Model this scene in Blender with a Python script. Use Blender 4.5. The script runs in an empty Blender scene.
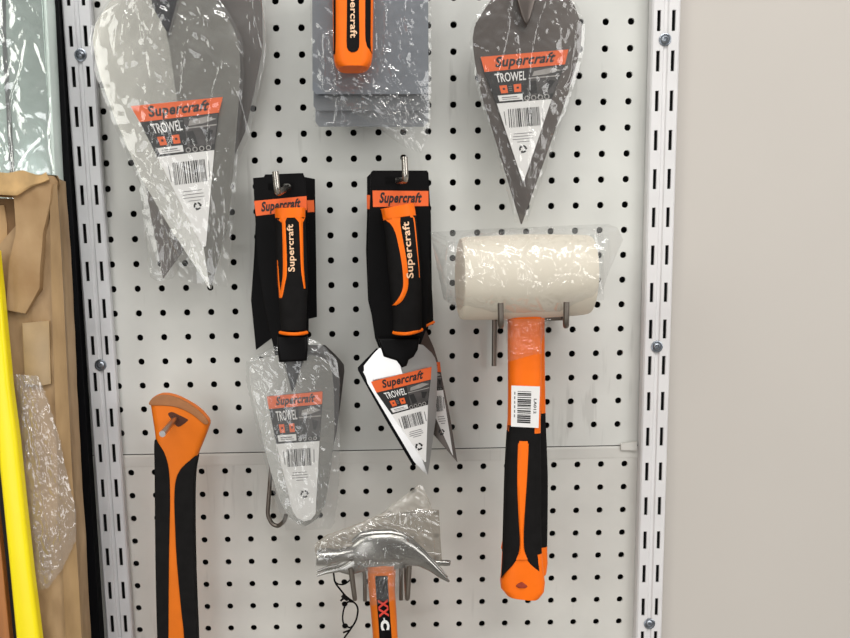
import bpy, bmesh, math, random
from mathutils import Vector, Matrix, noise
random.seed(7)
SC = bpy.context.scene
COL = SC.collection
Z0 = 1.55                       # height of the first pegboard row above the floor
P = 0.0254                      # pegboard pitch (one inch)

# ------------------------------------------------------------------ camera
FPX = 1000.0
A, B, CC = -0.1825, 0.0018, 0.0188
CPOS = Vector((0.2253, -1.0641, -0.2840 + Z0))
def rot(a, b, c):
    Rx = Matrix(((1,0,0),(0,math.cos(a),-math.sin(a)),(0,math.sin(a),math.cos(a))))
    Rz = Matrix(((math.cos(b),-math.sin(b),0),(math.sin(b),math.cos(b),0),(0,0,1)))
    Ry = Matrix(((math.cos(c),0,math.sin(c)),(0,1,0),(-math.sin(c),0,math.cos(c))))
    return Rz @ Rx @ Ry
RM = rot(A, B, CC)
PPX, PPY = 425 - 95.03, 319 + 155.23
cam = bpy.data.cameras.new('camera'); camo = bpy.data.objects.new('camera', cam); COL.objects.link(camo)
cam.sensor_fit = 'HORIZONTAL'; cam.sensor_width = 36; cam.lens = FPX*36/850
cam.shift_x = (425-PPX)/850; cam.shift_y = (PPY-319)/850
cam.clip_start = 0.02
M3 = Matrix((RM.col[0], RM.col[2], -RM.col[1])).transposed()
camo.matrix_world = Matrix.Translation(CPOS) @ M3.to_4x4()
SC.camera = camo

def W(x, y, d):
    """the point at distance d in front of the board that was measured at (x, y) in the photograph"""
    v = RM @ Vector(((x-PPX)/FPX, 1.0, -(y-PPY)/FPX))
    k = (-d - CPOS.y)/v.y
    return CPOS + v*k
MPX = lambda d: (1.064-d)/1000.0 # metres per measured unit at depth d

# ------------------------------------------------------------------ materials
def lin(c):
    return tuple((x/255/12.92 if x/255 <= 0.04045 else ((x/255+0.055)/1.055)**2.4) for x in c) + (1,)
MATS = {}
def mat(name, rgb, rough=0.5, metal=0.0, var=0.06, scale=40, bump=0.0, bscale=200, spec=0.5, rgb2=None, coat=0.0, stretch=None, scuff=0.0):
    if name in MATS: return MATS[name]
    m = bpy.data.materials.new(name); m.use_nodes = True
    nt = m.node_tree; b = nt.nodes['Principled BSDF']
    b.inputs['Roughness'].default_value = rough; b.inputs['Metallic'].default_value = metal
    b.inputs['Specular IOR Level'].default_value = spec
    if coat: b.inputs['Coat Weight'].default_value = coat; b.inputs['Coat Roughness'].default_value = 0.12
    tc = nt.nodes.new('ShaderNodeTexCoord'); src = tc.outputs['Object']
    if stretch:
        mp = nt.nodes.new('ShaderNodeMapping'); mp.inputs['Scale'].default_value = stretch
        nt.links.new(src, mp.inputs['Vector']); src = mp.outputs['Vector']
    n = nt.nodes.new('ShaderNodeTexNoise'); n.inputs['Scale'].default_value = scale; n.inputs['Detail'].default_value = 5
    nt.links.new(src, n.inputs['Vector'])
    r = nt.nodes.new('ShaderNodeValToRGB')
    c = lin(rgb); c2 = lin(rgb2) if rgb2 else None
    r.color_ramp.elements[0].position = 0.32; r.color_ramp.elements[1].position = 0.68
    r.color_ramp.elements[0].color = c2 if c2 else tuple(x*(1-var) for x in c[:3])+(1,)
    r.color_ramp.elements[1].color = c if c2 else tuple(min(1, x*(1+var)) for x in c[:3])+(1,)
    nt.links.new(n.outputs['Fac'], r.inputs['Fac']); nt.links.new(r.outputs['Color'], b.inputs['Base Color'])
    if bump:
        n2 = nt.nodes.new('ShaderNodeTexNoise'); n2.inputs['Scale'].default_value = bscale; n2.inputs['Detail'].default_value = 4
        nt.links.new(src, n2.inputs['Vector'])
        bp = nt.nodes.new('ShaderNodeBump'); bp.inputs['Strength'].default_value = bump; bp.inputs['Distance'].default_value = 0.002
        nt.links.new(n2.outputs['Fac'], bp.inputs['Height']); nt.links.new(bp.outputs['Normal'], b.inputs['Normal'])
    if scuff:
        mp = nt.nodes.new('ShaderNodeMapping'); mp.inputs['Scale'].default_value = (1, 1, .10)
        nt.links.new(tc.outputs['Object'], mp.inputs['Vector'])
        n3 = nt.nodes.new('ShaderNodeTexNoise'); n3.inputs['Scale'].default_value = 150; n3.inputs['Detail'].default_value = 3; nt.links.new(mp.outputs['Vector'], n3.inputs['Vector'])
        n4 = nt.nodes.new('ShaderNodeTexNoise'); n4.inputs['Scale'].default_value = 7; nt.links.new(tc.outputs['Object'], n4.inputs['Vector'])
        ml = nt.nodes.new('ShaderNodeMath'); ml.operation = 'MULTIPLY'; nt.links.new(n3.outputs['Fac'], ml.inputs[0]); nt.links.new(n4.outputs['Fac'], ml.inputs[1])
        r2 = nt.nodes.new('ShaderNodeMapRange'); r2.inputs['From Min'].default_value = .36; r2.inputs['From Max'].default_value = .44; r2.inputs['To Max'].default_value = scuff
        nt.links.new(ml.outputs[0], r2.inputs['Value'])
        mx = nt.nodes.new('ShaderNodeMix'); mx.data_type = 'RGBA';
        nt.links.new(r2.outputs['Result'], mx.inputs[0]); nt.links.new(r.outputs['Color'], mx.inputs[6]); mx.inputs[7].default_value = (.2,.19,.17,1)
        nt.links.new(mx.outputs[2], b.inputs['Base Color'])
    MATS[name] = m
    return m
def film(name, tint=(0.95,0.95,0.945), haze=0.025, scale=10, strength=0.28, gloss=0.07, hcol=(0.8,0.8,0.8)):
    """clear crinkled plastic film"""
    if name in MATS: return MATS[name]
    m = bpy.data.materials.new(name); m.use_nodes = True
    nt = m.node_tree; nt.nodes.clear(); N = nt.nodes.new; L = nt.links.new
    out = N('ShaderNodeOutputMaterial'); tc = N('ShaderNodeTexCoord')
    def ridge(sc, st, wid):
        mp = N('ShaderNodeMapping'); mp.inputs['Scale'].default_value = st; L(tc.outputs['Object'], mp.inputs['Vector'])
        nz = N('ShaderNodeTexNoise'); nz.inputs['Scale'].default_value = sc; nz.inputs['Detail'].default_value = 1.2; nz.inputs['Distortion'].default_value = 0.5
        L(mp.outputs['Vector'], nz.inputs['Vector'])
        s = N('ShaderNodeMath'); s.operation = 'SUBTRACT'; s.inputs[1].default_value = 0.5; L(nz.outputs['Fac'], s.inputs[0])
        ab = N('ShaderNodeMath'); ab.operation = 'ABSOLUTE'; L(s.outputs[0], ab.inputs[0])
        mr = N('ShaderNodeMapRange'); mr.interpolation_type = 'SMOOTHSTEP'; mr.inputs['From Min'].default_value = 0; mr.inputs['From Max'].default_value = wid
        mr.inputs['To Min'].default_value = 1; mr.inputs['To Max'].default_value = 0; L(ab.outputs[0], mr.inputs['Value'])
        return mr
    r1, r2 = ridge(scale, (1,1,1), .045), ridge(scale*1.6, (1.7,1,.45), .035)
    ad = N('ShaderNodeMath'); ad.operation = 'ADD'; L(r1.outputs[0], ad.inputs[0]); L(r2.outputs[0], ad.inputs[1])
    bp = N('ShaderNodeBump'); bp.inputs['Strength'].default_value = strength; bp.inputs['Distance'].default_value = 0.0022
    L(ad.outputs[0], bp.inputs['Height'])
    tr = N('ShaderNodeBsdfTransparent'); tr.inputs['Color'].default_value = tint+(1,)
    gl = N('ShaderNodeBsdfGlossy'); gl.inputs['Roughness'].default_value = 0.12; L(bp.outputs['Normal'], gl.inputs['Normal'])
    df = N('ShaderNodeBsdfDiffuse'); df.inputs['Color'].default_value = hcol+(1,)
    lw = N('ShaderNodeLayerWeight'); lw.inputs['Blend'].default_value = 0.25
    mu = N('ShaderNodeMath'); mu.operation = 'MULTIPLY_ADD'; mu.inputs[1].default_value = 0.30; mu.inputs[2].default_value = gloss; mu.use_clamp = True
    L(lw.outputs['Facing'], mu.inputs[0])
    m1 = N('ShaderNodeMixShader'); m1.inputs[0].default_value = haze; L(tr.outputs[0], m1.inputs[1]); L(df.outputs[0], m1.inputs[2])
    m2 = N('ShaderNodeMixShader'); L(mu.outputs[0], m2.inputs[0]); L(m1.outputs[0], m2.inputs[1]); L(gl.outputs[0], m2.inputs[2])
    L(m2.outputs[0], out.inputs['Surface'])
    MATS[name] = m
    return m

PEG = mat('pegboard_paint', (204,204,199), 0.45, var=0.06, scale=13, bump=0.03, bscale=120, scuff=.2)
PEG2 = mat('pegboard_paint_lower', (202,200,194), 0.45, var=0.06, scale=15, bump=0.03, bscale=120, scuff=.2)
GREYP = mat('upright_enamel', (206,206,208), 0.35, var=0.05, scale=25)
WHITEP = mat('upright_enamel_white', (216,214,214), 0.35, var=0.03, scale=25)
CREAM = mat('cream_wall_paint', (190,184,177), 0.6, var=0.02, scale=3, bump=0.02, bscale=60)
DARK = mat('cavity_shade', (16,16,17), 0.8)  # near-black stands for the shade behind the holes and slots
BLACKP = mat('gap_and_edge_black', (6,6,9), 0.6, var=0.2, spec=.15)  # shade of the left-hand gap; also the dark blade edge
TANG = mat('dark_tang', (24,24,30), 0.35, var=0.2, spec=.4)
STEEL = mat('blade_steel', (176,174,168), 0.27, 1.0, var=0.08, scale=30, bump=0.04, bscale=90)
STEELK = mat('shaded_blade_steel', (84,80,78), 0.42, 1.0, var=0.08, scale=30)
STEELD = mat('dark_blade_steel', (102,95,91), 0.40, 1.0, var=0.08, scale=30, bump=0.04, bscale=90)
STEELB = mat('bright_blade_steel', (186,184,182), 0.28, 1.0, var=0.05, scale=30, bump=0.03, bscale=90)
STEELF = mat('float_steel', (146,151,158), 0.36, 1.0, var=0.06, scale=20)
CHROME = mat('hook_chrome', (170,165,158), 0.25, 1.0, var=0.15, scale=60)
WIRE = mat('dull_wire', (120,112,104), 0.42, 0.9, var=0.12, scale=60)
BLK = mat('black_grip_rubber', (27,26,26), 0.85, var=0.12, scale=90, bump=0.06, bscale=500, spec=0.04)
CARD = mat('black_card', (11,10,11), 0.42, var=0.15, scale=60, spec=.10)
ORG = mat('orange_plastic', (245,112,14), 0.5, var=0.04, scale=60, spec=.22)
ORGD = mat('orange_varnish', (214,108,20), 0.5, var=0.06, scale=30, spec=.2)
ORGB = mat('orange_brown_edge', (150,96,52), 0.55, var=0.12, scale=80)  # browner strip along the top of the axe butt
ORGL = mat('label_orange', (228,96,34), 0.5, var=0.03, scale=60)
LBLK = mat('label_black', (22,20,20), 0.5, var=0.1, scale=60)
LGRY = mat('label_grey_photo', (66,62,61), 0.5, var=0.25, scale=160)
LLGT = mat('label_photo_light', (150,146,142), 0.5, var=0.15, scale=120)
LWHT = mat('label_white', (226,224,222), 0.5, var=0.02)
LTXT = mat('label_ink_grey', (120,118,118), 0.6)
LETW = mat('grip_lettering', (236,196,160), 0.5)
RED = mat('red_lettering', (205,58,44), 0.5)
RUBW = mat('white_rubber', (226,217,200), 0.55, var=0.03, scale=25, bump=0.05, bscale=90)
HAMS = mat('hammer_steel', (158,156,152), 0.26, 1.0, var=0.12, scale=45, bump=0.05, bscale=70)
CARDB = mat('carton_board', (176,146,108), 0.6, var=0.14, scale=38, bump=0.5, bscale=45, rgb2=(138,110,76), stretch=(1,1,0.4))
CARDT = mat('carton_tape', (160,134,96), 0.3, var=0.12, scale=40)
CARDI = mat('carton_inside', (118,88,56), 0.8, var=0.12, scale=40)
YEL = mat('yellow_lacquer', (247,226,18), 0.32, var=0.03, scale=20)
WOOD = mat('brown_wood', (172,112,62), 0.5, var=0.2, scale=22, stretch=(6,6,0.6))
FOIL = mat('silver_panel', (205,218,212), 0.22, 0.75, var=0.06, scale=14, bump=0.1, bscale=25)
GREYE = mat('grey_edge', (84,88,88), 0.5)
FLOORM = mat('floor_vinyl', (150,146,140), 0.5, var=0.06, scale=4)
FILM = film('bag_film')
FILMG = film('bag_film_grey', tint=(0.88,0.88,0.87), haze=0.08, scale=13)
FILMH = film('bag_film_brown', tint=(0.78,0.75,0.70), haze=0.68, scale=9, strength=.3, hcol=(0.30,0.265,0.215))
FILMX = film('bag_film_crisp', haze=0.03, scale=15, strength=0.55, gloss=0.08)
FILMK = film('bag_film_corner', tint=(0.86,0.84,0.80), haze=0.45, scale=13, hcol=(0.46,0.43,0.38))
FILMS = film('stretch_film', tint=(0.95,0.97,0.96), haze=0.05, scale=9, strength=0.35, gloss=0.2)
FILMC = film('carton_film', tint=(0.97,0.96,0.94), haze=0.12, scale=16, strength=0.4, gloss=0.10)

# ------------------------------------------------------------------ object helpers
def worldloc(o):
    v = Vector((0,0,0))
    while o is not None: v += o.location; o = o.parent
    return v
def thing(name, label, cat, loc, group=None):
    o = bpy.data.objects.new(name, None); COL.objects.link(o); o.location = loc; o.empty_display_size = 0.02
    o['label'] = label; o['category'] = cat
    if group: o['group'] = group
    return o
def obj(name, bm, mats, parent=None, smooth=True, label=None, auto=35):
    bmesh.ops.remove_doubles(bm, verts=bm.verts, dist=1e-6)
    bm.normal_update()
    me = bpy.data.meshes.new(name); bm.to_mesh(me); bm.free()
    for m in (mats if isinstance(mats, (list, tuple)) else [mats]): me.materials.append(m)
    o = bpy.data.objects.new(name, me); COL.objects.link(o)
    if parent is not None:
        me.transform(Matrix.Translation(-worldloc(parent))); o.parent = parent
    if smooth:
        me.polygons.foreach_set('use_smooth', [True]*len(me.polygons))
        me.set_sharp_from_angle(angle=math.radians(auto))
    if label: o['label'] = label
    return o
def tag(o, label, cat, group=None):
    """a thing that is one mesh: move its origin to its base"""
    me = o.data; lo = Vector([min(v.co[i] for v in me.vertices) for i in range(3)]); hi = Vector([max(v.co[i] for v in me.vertices) for i in range(3)])
    c = Vector(((lo.x+hi.x)/2, (lo.y+hi.y)/2, lo.z)); me.transform(Matrix.Translation(-c)); o.location = c
    o['label'] = label; o['category'] = cat
    if group: o['group'] = group
    return o
def struct(name, bm, m):
    o = obj(name, bm, m, smooth=False); o['kind'] = 'structure'; return o
NB = bmesh.new

def add_faces(bm, vs, faces, mi=0):
    v = [bm.verts.new(c) for c in vs]
    for f in faces:
        try:
            fc = bm.faces.new([v[i] for i in f]); fc.material_index = mi
        except ValueError: pass
    return v
def box(bm, lo, hi, mi=0):
    x0,y0,z0 = lo; x1,y1,z1 = hi
    add_faces(bm, [(x0,y0,z0),(x1,y0,z0),(x1,y1,z0),(x0,y1,z0),(x0,y0,z1),(x1,y0,z1),(x1,y1,z1),(x0,y1,z1)],
              [(0,3,2,1),(4,5,6,7),(0,1,5,4),(1,2,6,5),(2,3,7,6),(3,0,4,7)], mi)
def smooth_pts(pts, n=6, closed=False):
    """Catmull-Rom through the points"""
    out = []; k = len(pts)
    for i in range(k if closed else k-1):
        g = lambda j: pts[j % k] if closed else pts[max(0, min(k-1, j))]
        p0,p1,p2,p3 = g(i-1), g(i), g(i+1), g(i+2)
        for s in range(n):
            t = s/n
            out.append(tuple(0.5*((2*b)+(-a+c)*t+(2*a-5*b+4*c-d)*t*t+(-a+3*b-3*c+d)*t**3) for a,b,c,d in zip(p0,p1,p2,p3)))
    if not closed: out.append(tuple(pts[-1]))
    return out
def area2(pts):
    return sum(pts[i][0]*pts[(i+1)%len(pts)][1]-pts[(i+1)%len(pts)][0]*pts[i][1] for i in range(len(pts)))
def prism(bm, pts, d0, d1, mi=0, bev=0.0, side_mi=None, bev_mi=None, tight=False):
    """outline measured on the plane d1 (front), drawn back to d0; bev rounds the front rim"""
    if area2(pts) > 0: pts = pts[::-1]                     # photo y runs down: make it counter-clockwise seen from the front
    f = [W(x, y, d1) for x, y in pts]; n = len(f)
    rings = []
    if bev > 0:
        c2 = []
        for i in range(n):
            a, b, c = f[i-1], f[i], f[(i+1) % n]
            e1 = Vector((b.x-a.x, b.z-a.z)); e2 = Vector((c.x-b.x, c.z-b.z))
            if e1.length < 1e-7 or e2.length < 1e-7: c2.append(b.copy()); continue
            n1 = Vector((-e1.y, e1.x)).normalized(); n2 = Vector((-e2.y, e2.x)).normalized()
            m = n1+n2; m = m/max(0.6, m.length_squared/2) if m.length > 1e-6 else n1
            c2.append(b + Vector((m.x, 0, m.y))*min(bev, 0.45*max(e1.length, e2.length) if tight else bev))
        for k in range(0, 4):
            t = k/3*math.pi/2
            rings.append(([f[i].lerp(c2[i], 1-math.cos(t)) for i in range(n)], -d1 + bev*(1-math.sin(t))))
    else:
        rings.append((f, -d1))
    vs = [[bm.verts.new((p.x, -d0, p.z)) for p in f]]
    for ps, y in rings: vs.append([bm.verts.new((p.x, y, p.z)) for p in ps])
    for k in range(len(vs)-1):
        for i in range(n):
            j = (i+1) % n
            fc = bm.faces.new((vs[k][i], vs[k][j], vs[k+1][j], vs[k+1][i]))
            fc.material_index = (side_mi if side_mi is not None else mi) if k == 0 else (bev_mi if bev_mi is not None else mi)
    fc = bm.faces.new(vs[-1]); fc.material_index = mi
    fc = bm.faces.new(vs[0][::-1]); fc.material_index = mi
def quad(bm, q, d, mi=0):
    v = [bm.verts.new(W(x, y, d)) for x, y in q]
    fc = bm.faces.new(v); fc.material_index = mi
    fc.normal_update()
    if fc.normal.y > 0: fc.normal_flip()
def tube(bm, pts, r, n=10, mi=0, cap=True):
    pts = [Vector(p) for p in pts]; rings = []
    up = Vector((0.13, 0.31, 0.94))
    for i, p in enumerate(pts):
        t = (pts[min(i+1, len(pts)-1)]-pts[max(i-1, 0)]).normalized()
        a = t.cross(up)
        if a.length < 0.05: a = t.cross(Vector((1,0,0)))
        a.normalize(); b = t.cross(a)
        up = a.cross(t) if False else up
        rr = r[i] if isinstance(r, (list, tuple)) else r
        rings.append([bm.verts.new(p + (a*math.cos(2*math.pi*k/n)+b*math.sin(2*math.pi*k/n))*rr) for k in range(n)])
    for i in range(len(rings)-1):
        for k in range(n):
            fc = bm.faces.new((rings[i][k], rings[i][(k+1)%n], rings[i+1][(k+1)%n], rings[i+1][k])); fc.material_index = mi
    if cap:
        for rg in (rings[0][::-1], rings[-1]):
            fc = bm.faces.new(rg); fc.material_index = mi
    bmesh.ops.recalc_face_normals(bm, faces=bm.faces)
def rod(pts3, r, bend=0.006, seg=5):
    """polyline with rounded corners"""
    pts = [Vector(p) for p in pts3]; out = [pts[0]]
    for i in range(1, len(pts)-1):
        a, b, c = pts[i-1], pts[i], pts[i+1]
        l = min(bend, (a-b).length*0.45, (c-b).length*0.45)
        s, e = b+(a-b).normalized()*l, b+(c-b).normalized()*l
        for k in range(seg+1):
            t = k/seg; out.append(s*(1-t)**2 + b*2*t*(1-t) + e*t*t)
    out.append(pts[-1]); return out

def lerp2(a, b, t): return (a[0]+(b[0]-a[0])*t, a[1]+(b[1]-a[1])*t)
def bil(q, u, v):              # q = TL, TR, BR, BL
    return lerp2(lerp2(q[0], q[1], u), lerp2(q[3], q[2], u), v)
def sub(q, u0, v0, u1, v1): return [bil(q,u0,v0), bil(q,u1,v0), bil(q,u1,v1), bil(q,u0,v1)]
TXT = {}
def text_mesh(s, bold=0.0):
    if (s, bold) in TXT: return TXT[(s, bold)]
    cu = bpy.data.curves.new('lettering', 'FONT'); cu.body = s; cu.size = 1; cu.resolution_u = 3; cu.offset = bold; cu.space_character = 1.0+bold*2
    o = bpy.data.objects.new('lettering', cu); COL.objects.link(o)
    bpy.context.view_layer.update()
    me = o.evaluated_get(bpy.context.evaluated_depsgraph_get()).to_mesh()
    vs = [(v.co.x, v.co.y) for v in me.vertices]; fs = [tuple(p.vertices) for p in me.polygons]
    x0, x1 = min(v[0] for v in vs), max(v[0] for v in vs); y0, y1 = min(v[1] for v in vs), max(v[1] for v in vs)
    r = ([((a-x0)/(x1-x0), 1-(b-y0)/(y1-y0)) for a, b in vs], fs)
    bpy.data.objects.remove(o); bpy.data.curves.remove(cu)
    TXT[(s, bold)] = r
    return r
def text_on(bm, s, fn, mi=0, bold=0.0, shear=0.0):
    """fn(u, v) -> point; u along the writing, v from its top to its bottom"""
    vs, fs = text_mesh(s, bold)
    v = [bm.verts.new(fn(a*(1-abs(shear)) + shear*(1-b), b)) for a, b in vs]
    for f in fs:
        try:
            fc = bm.faces.new([v[i] for i in f]); fc.material_index = mi
            fc.normal_update()
            if fc.normal.y > 0: fc.normal_flip()
        except ValueError: pass
def text_q(bm, s, q, d, mi, bold=0.0, shear=0.0):
    text_on(bm, s, lambda u, v: W(*bil(q, u, v), d), mi, bold, shear)

# ------------------------------------------------------------------ setting
def perforated(name, label, x0, x1, z0, z1, ox, oz, y, m, lip):
    """sheet with round holes on the inch grid whose hole (0,0) sits at ox, oz"""
    root = None
    bm = NB(); R = 0.0034; n = 12
    c0 = math.ceil((x0-ox)/P+0.5); c1 = math.floor((x1-ox)/P-0.5); r0 = math.ceil((oz-z1)/P+0.5); r1 = math.floor((oz-z0)/P-0.5)
    gx0, gx1 = ox+(c0-.5)*P, ox+(c1+.5)*P; gz1, gz0 = oz-(r0-.5)*P, oz-(r1+.5)*P
    per = []
    for k in range(n):
        a = 2*math.pi*(k+.5)/n; c, s = math.cos(a), math.sin(a); q = 0.5*P/max(abs(c), abs(s)); per.append((c*q, s*q))
    # square perimeter: put four of the points on the corners
    per = [(.5,.1667),(.5,.5),(.1667,.5),(-.1667,.5),(-.5,.5),(-.5,.1667),(-.5,-.1667),(-.5,-.5),(-.1667,-.5),(.1667,-.5),(.5,-.5),(.5,-.1667)]
    for c in range(c0, c1+1):
        for r in range(r0, r1+1):
            cx, cz = ox+c*P, oz-r*P
            sq = [bm.verts.new((cx+u*P, y, cz+v*P)) for u, v in per]
            ang = [math.atan2(v, u) for u, v in per]
            ho = [bm.verts.new((cx+math.cos(a)*R, y, cz+math.sin(a)*R)) for a in ang]
            hi = [bm.verts.new((cx+math.cos(a)*R, y+.0025, cz+math.sin(a)*R)) for a in ang]
            for k in range(n):
                j = (k+1) % n
                bm.faces.new((sq[k], ho[k], ho[j], sq[j])); bm.faces.new((ho[k], hi[k], hi[j], ho[j]))
    for a in ((x0,gx0,z0,z1),(gx1,x1,z0,z1),(gx0,gx1,gz1,z1),(gx0,gx1,z0,gz0)):
        if a[1]-a[0] > 1e-5 and a[3]-a[2] > 1e-5:
            add_faces(bm, [(a[0],y,a[2]),(a[1],y,a[2]),(a[1],y,a[3]),(a[0],y,a[3])], [(0,1,2,3)])
    # folded rims
    t = lip
    add_faces(bm, [(x0,y,z0),(x1,y,z0),(x1,y+t,z0),(x0,y+t,z0)], [(0,3,2,1)]); add_faces(bm, [(x0,y,z1),(x1,y,z1),(x1,y+t,z1),(x0,y+t,z1)], [(0,1,2,3)])
    add_faces(bm, [(x0,y,z0),(x0,y+t,z0),(x0,y+t,z1),(x0,y,z1)], [(0,1,2,3)]); add_faces(bm, [(x1,y,z0),(x1,y,z1),(x1,y+t,z1),(x1,y+t,z0)], [(0,1,2,3)])
    o = obj(name, bm, m, smooth=False)
    return tag(o, label, 'pegboard')

OX2, OZ2 = 0.0084, -0.4748 + Z0
xr = W(654, 230, 0).x
xl = W(70, 200, 0).x
zseam = W(400, 452, 0).z
perforated('pegboard_panel', 'large white perforated metal pegboard panel above the horizontal seam', xl, xr, W(400,449.5,0).z, 0.30+Z0, 0, Z0, 0.0022, PEG, 0.012)
perforated('pegboard_panel', 'white perforated metal pegboard panel below the horizontal seam', xl, xr, 0.01, W(400, 450.2, 0).z, OX2, OZ2, 0.0, PEG2, 0.0018)
# rolled top edge of the lower panel
bm = NB(); zt = W(400, 452, 0).z; zb = W(400, 461, 0).z
prof = [(-0.0001, W(400,450.4,0).z), (-0.0005, zt), (-0.0003, zb), (-0.0001, zb-0.0015)]
for i in range(3):
    add_faces(bm, [(xl,prof[i][0],prof[i][1]),(xr,prof[i][0],prof[i][1]),(xr,prof[i+1][0],prof[i+1][1]),(xl,prof[i+1][0],prof[i+1][1])], [(0,3,2,1)])
struct('trim_1', bm, PEG2)
bm = NB()
prism(bm, [(621,443.5),(637,441.5),(637,450.5),(621,450)], 0.0005, 0.003, 0)
struct('trim_2', bm, PEG2)

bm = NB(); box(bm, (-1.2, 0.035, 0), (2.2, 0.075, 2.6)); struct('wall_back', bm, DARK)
xw = W(667, 300, 0).x
bm = NB(); box(bm, (xw, 0.004, 0), (2.2, 0.034, 2.6)); struct('wall_right', bm, CREAM)
bm = NB(); box(bm, (-1.2, -3.2, -0.05), (2.2, 0.075, 0)); struct('floor', bm, FLOORM)

def upright(name, label, top, bot, m, first_slot, screws, half=0.0142, dep=0.0125):
    a, b = W(*top, dep), W(*bot, dep)
    root = thing(name, label, 'shelf upright', (a.x, -dep/2, 0.0))
    dirx = (a.x-b.x)/(a.z-b.z)
    xat = lambda z: a.x + (z-a.z)*dirx
    sl = W(*first_slot[0], dep).z; pitch = (sl-W(*first_slot[1], dep).z)/first_slot[2]
    zs = []; k0 = -6
    k = k0; hl = 0.0098
    while sl-k*pitch > 0.02: zs.append(sl-k*pitch); k += 1
    rows = [zs[0]+pitch/2]
    for z in zs: rows += [z+hl, z-hl]
    rows.append(zs[-1]-pitch/2)
    cols = [(-half,.001),(-half,dep-.0015),(-half+.0015,dep),(-.0091,dep),(-.0055,dep),(-.0026,dep),(-.0014,dep-.0016),(.0014,dep-.0016),(.0026,dep),(.0055,dep),(.0091,dep),(half-.0015,dep),(half,dep-.0015),(half,.001)]
    bm = NB(); g = []
    for z in rows: g.append([bm.verts.new((xat(z)+x, -d, z)) for x, d in cols])
    for i in range(len(rows)-1):
        for j in range(len(cols)-1):
            if i % 2 == 1 and j in (3, 9):
                # slot: four thin inner walls
                q = [g[i][j], g[i][j+1], g[i+1][j+1], g[i+1][j]]
                w = [bm.verts.new(v.co+Vector((0,.0022,0))) for v in q]
                for s in range(4): bm.faces.new((q[s], w[s], w[(s+1)%4], q[(s+1)%4]))
                continue
            bm.faces.new((g[i][j], g[i+1][j], g[i+1][j+1], g[i][j+1]))
    obj('channel', bm, m, root, auto=20)
    bm = NB(); zt, zb2 = rows[0]-.001, rows[-1]+.001; w = half-.002
    add_faces(bm, [(xat(zt)-w,-.0035,zt),(xat(zt)+w,-.0035,zt),(xat(zb2)+w,-.0035,zb2),(xat(zb2)-w,-.0035,zb2)], [(0,3,2,1)])
    obj('channel_back', bm, DARK, root, smooth=False)
    for s in screws:
        c = W(*s, dep); bm = NB()
        ring = lambda r, y: [bm.verts.new((c.x+math.cos(k*math.pi/8)*r, -dep-y, c.z+math.sin(k*math.pi/8)*r)) for k in range(16)]
        R_ = [ring(.0062,0.0), ring(.0062,.0008), ring(.0050,.0012), ring(.0044,.0006), ring(.0036,.0016), ring(.0022,.0022), ring(.0012,.0008)]
        for i in range(len(R_)-1):
            for k in range(16): bm.faces.new((R_[i][k], R_[i][(k+1)%16], R_[i+1][(k+1)%16], R_[i+1][k]))
        bm.faces.new(R_[-1]); bmesh.ops.recalc_face_normals(bm, faces=bm.faces)
        obj('screw', bm, STEELF, root)
    return root
upright('slotted_upright', 'grey slotted shelf upright beside the tall shaded gap', (75.8,0), (119.8,638), GREYP, ((78,36.1),(89.6,195),4), [(80.6,55),(100.8,365)])
upright('slotted_upright', 'white slotted shelf upright between the pegboard and the plain cream wall', (667,0), (649,638), WHITEP, ((666,20.5),(660,217.3),5), [(665,39.6),(656.8,346.6),(649.4,623.6)], half=0.0140)
# near-black slab standing for the shade in the gap beside the grey upright
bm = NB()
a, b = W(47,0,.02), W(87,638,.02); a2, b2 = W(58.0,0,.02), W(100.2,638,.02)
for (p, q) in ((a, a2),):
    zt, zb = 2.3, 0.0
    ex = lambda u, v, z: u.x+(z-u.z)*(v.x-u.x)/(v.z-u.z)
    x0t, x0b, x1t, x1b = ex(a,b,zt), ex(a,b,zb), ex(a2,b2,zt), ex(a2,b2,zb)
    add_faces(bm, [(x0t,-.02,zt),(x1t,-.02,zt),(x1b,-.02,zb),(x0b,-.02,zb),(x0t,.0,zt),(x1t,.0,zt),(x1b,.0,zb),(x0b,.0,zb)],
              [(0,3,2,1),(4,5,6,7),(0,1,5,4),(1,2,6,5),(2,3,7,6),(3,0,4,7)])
tag(obj('shaded_gap', bm, BLACKP, smooth=False), 'tall near-black slab for the shaded gap between the wrapped goods and the grey slotted upright', 'shaded gap')

# ------------------------------------------------------------------ hooks
def hook(label, pts, r=0.0024, m=CHROME, group=None, name='peg_hook', bend=0.006):
    bm = NB(); tube(bm, rod(pts, r, bend), r, 12)
    return tag(obj(name, bm, m), label, 'hook', group)
def hole_u(c, r): return Vector((c*P, 0.010, Z0-r*P))
def hole_l(c, r): return Vector((OX2+c*P, 0.010, OZ2-r*P))

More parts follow.
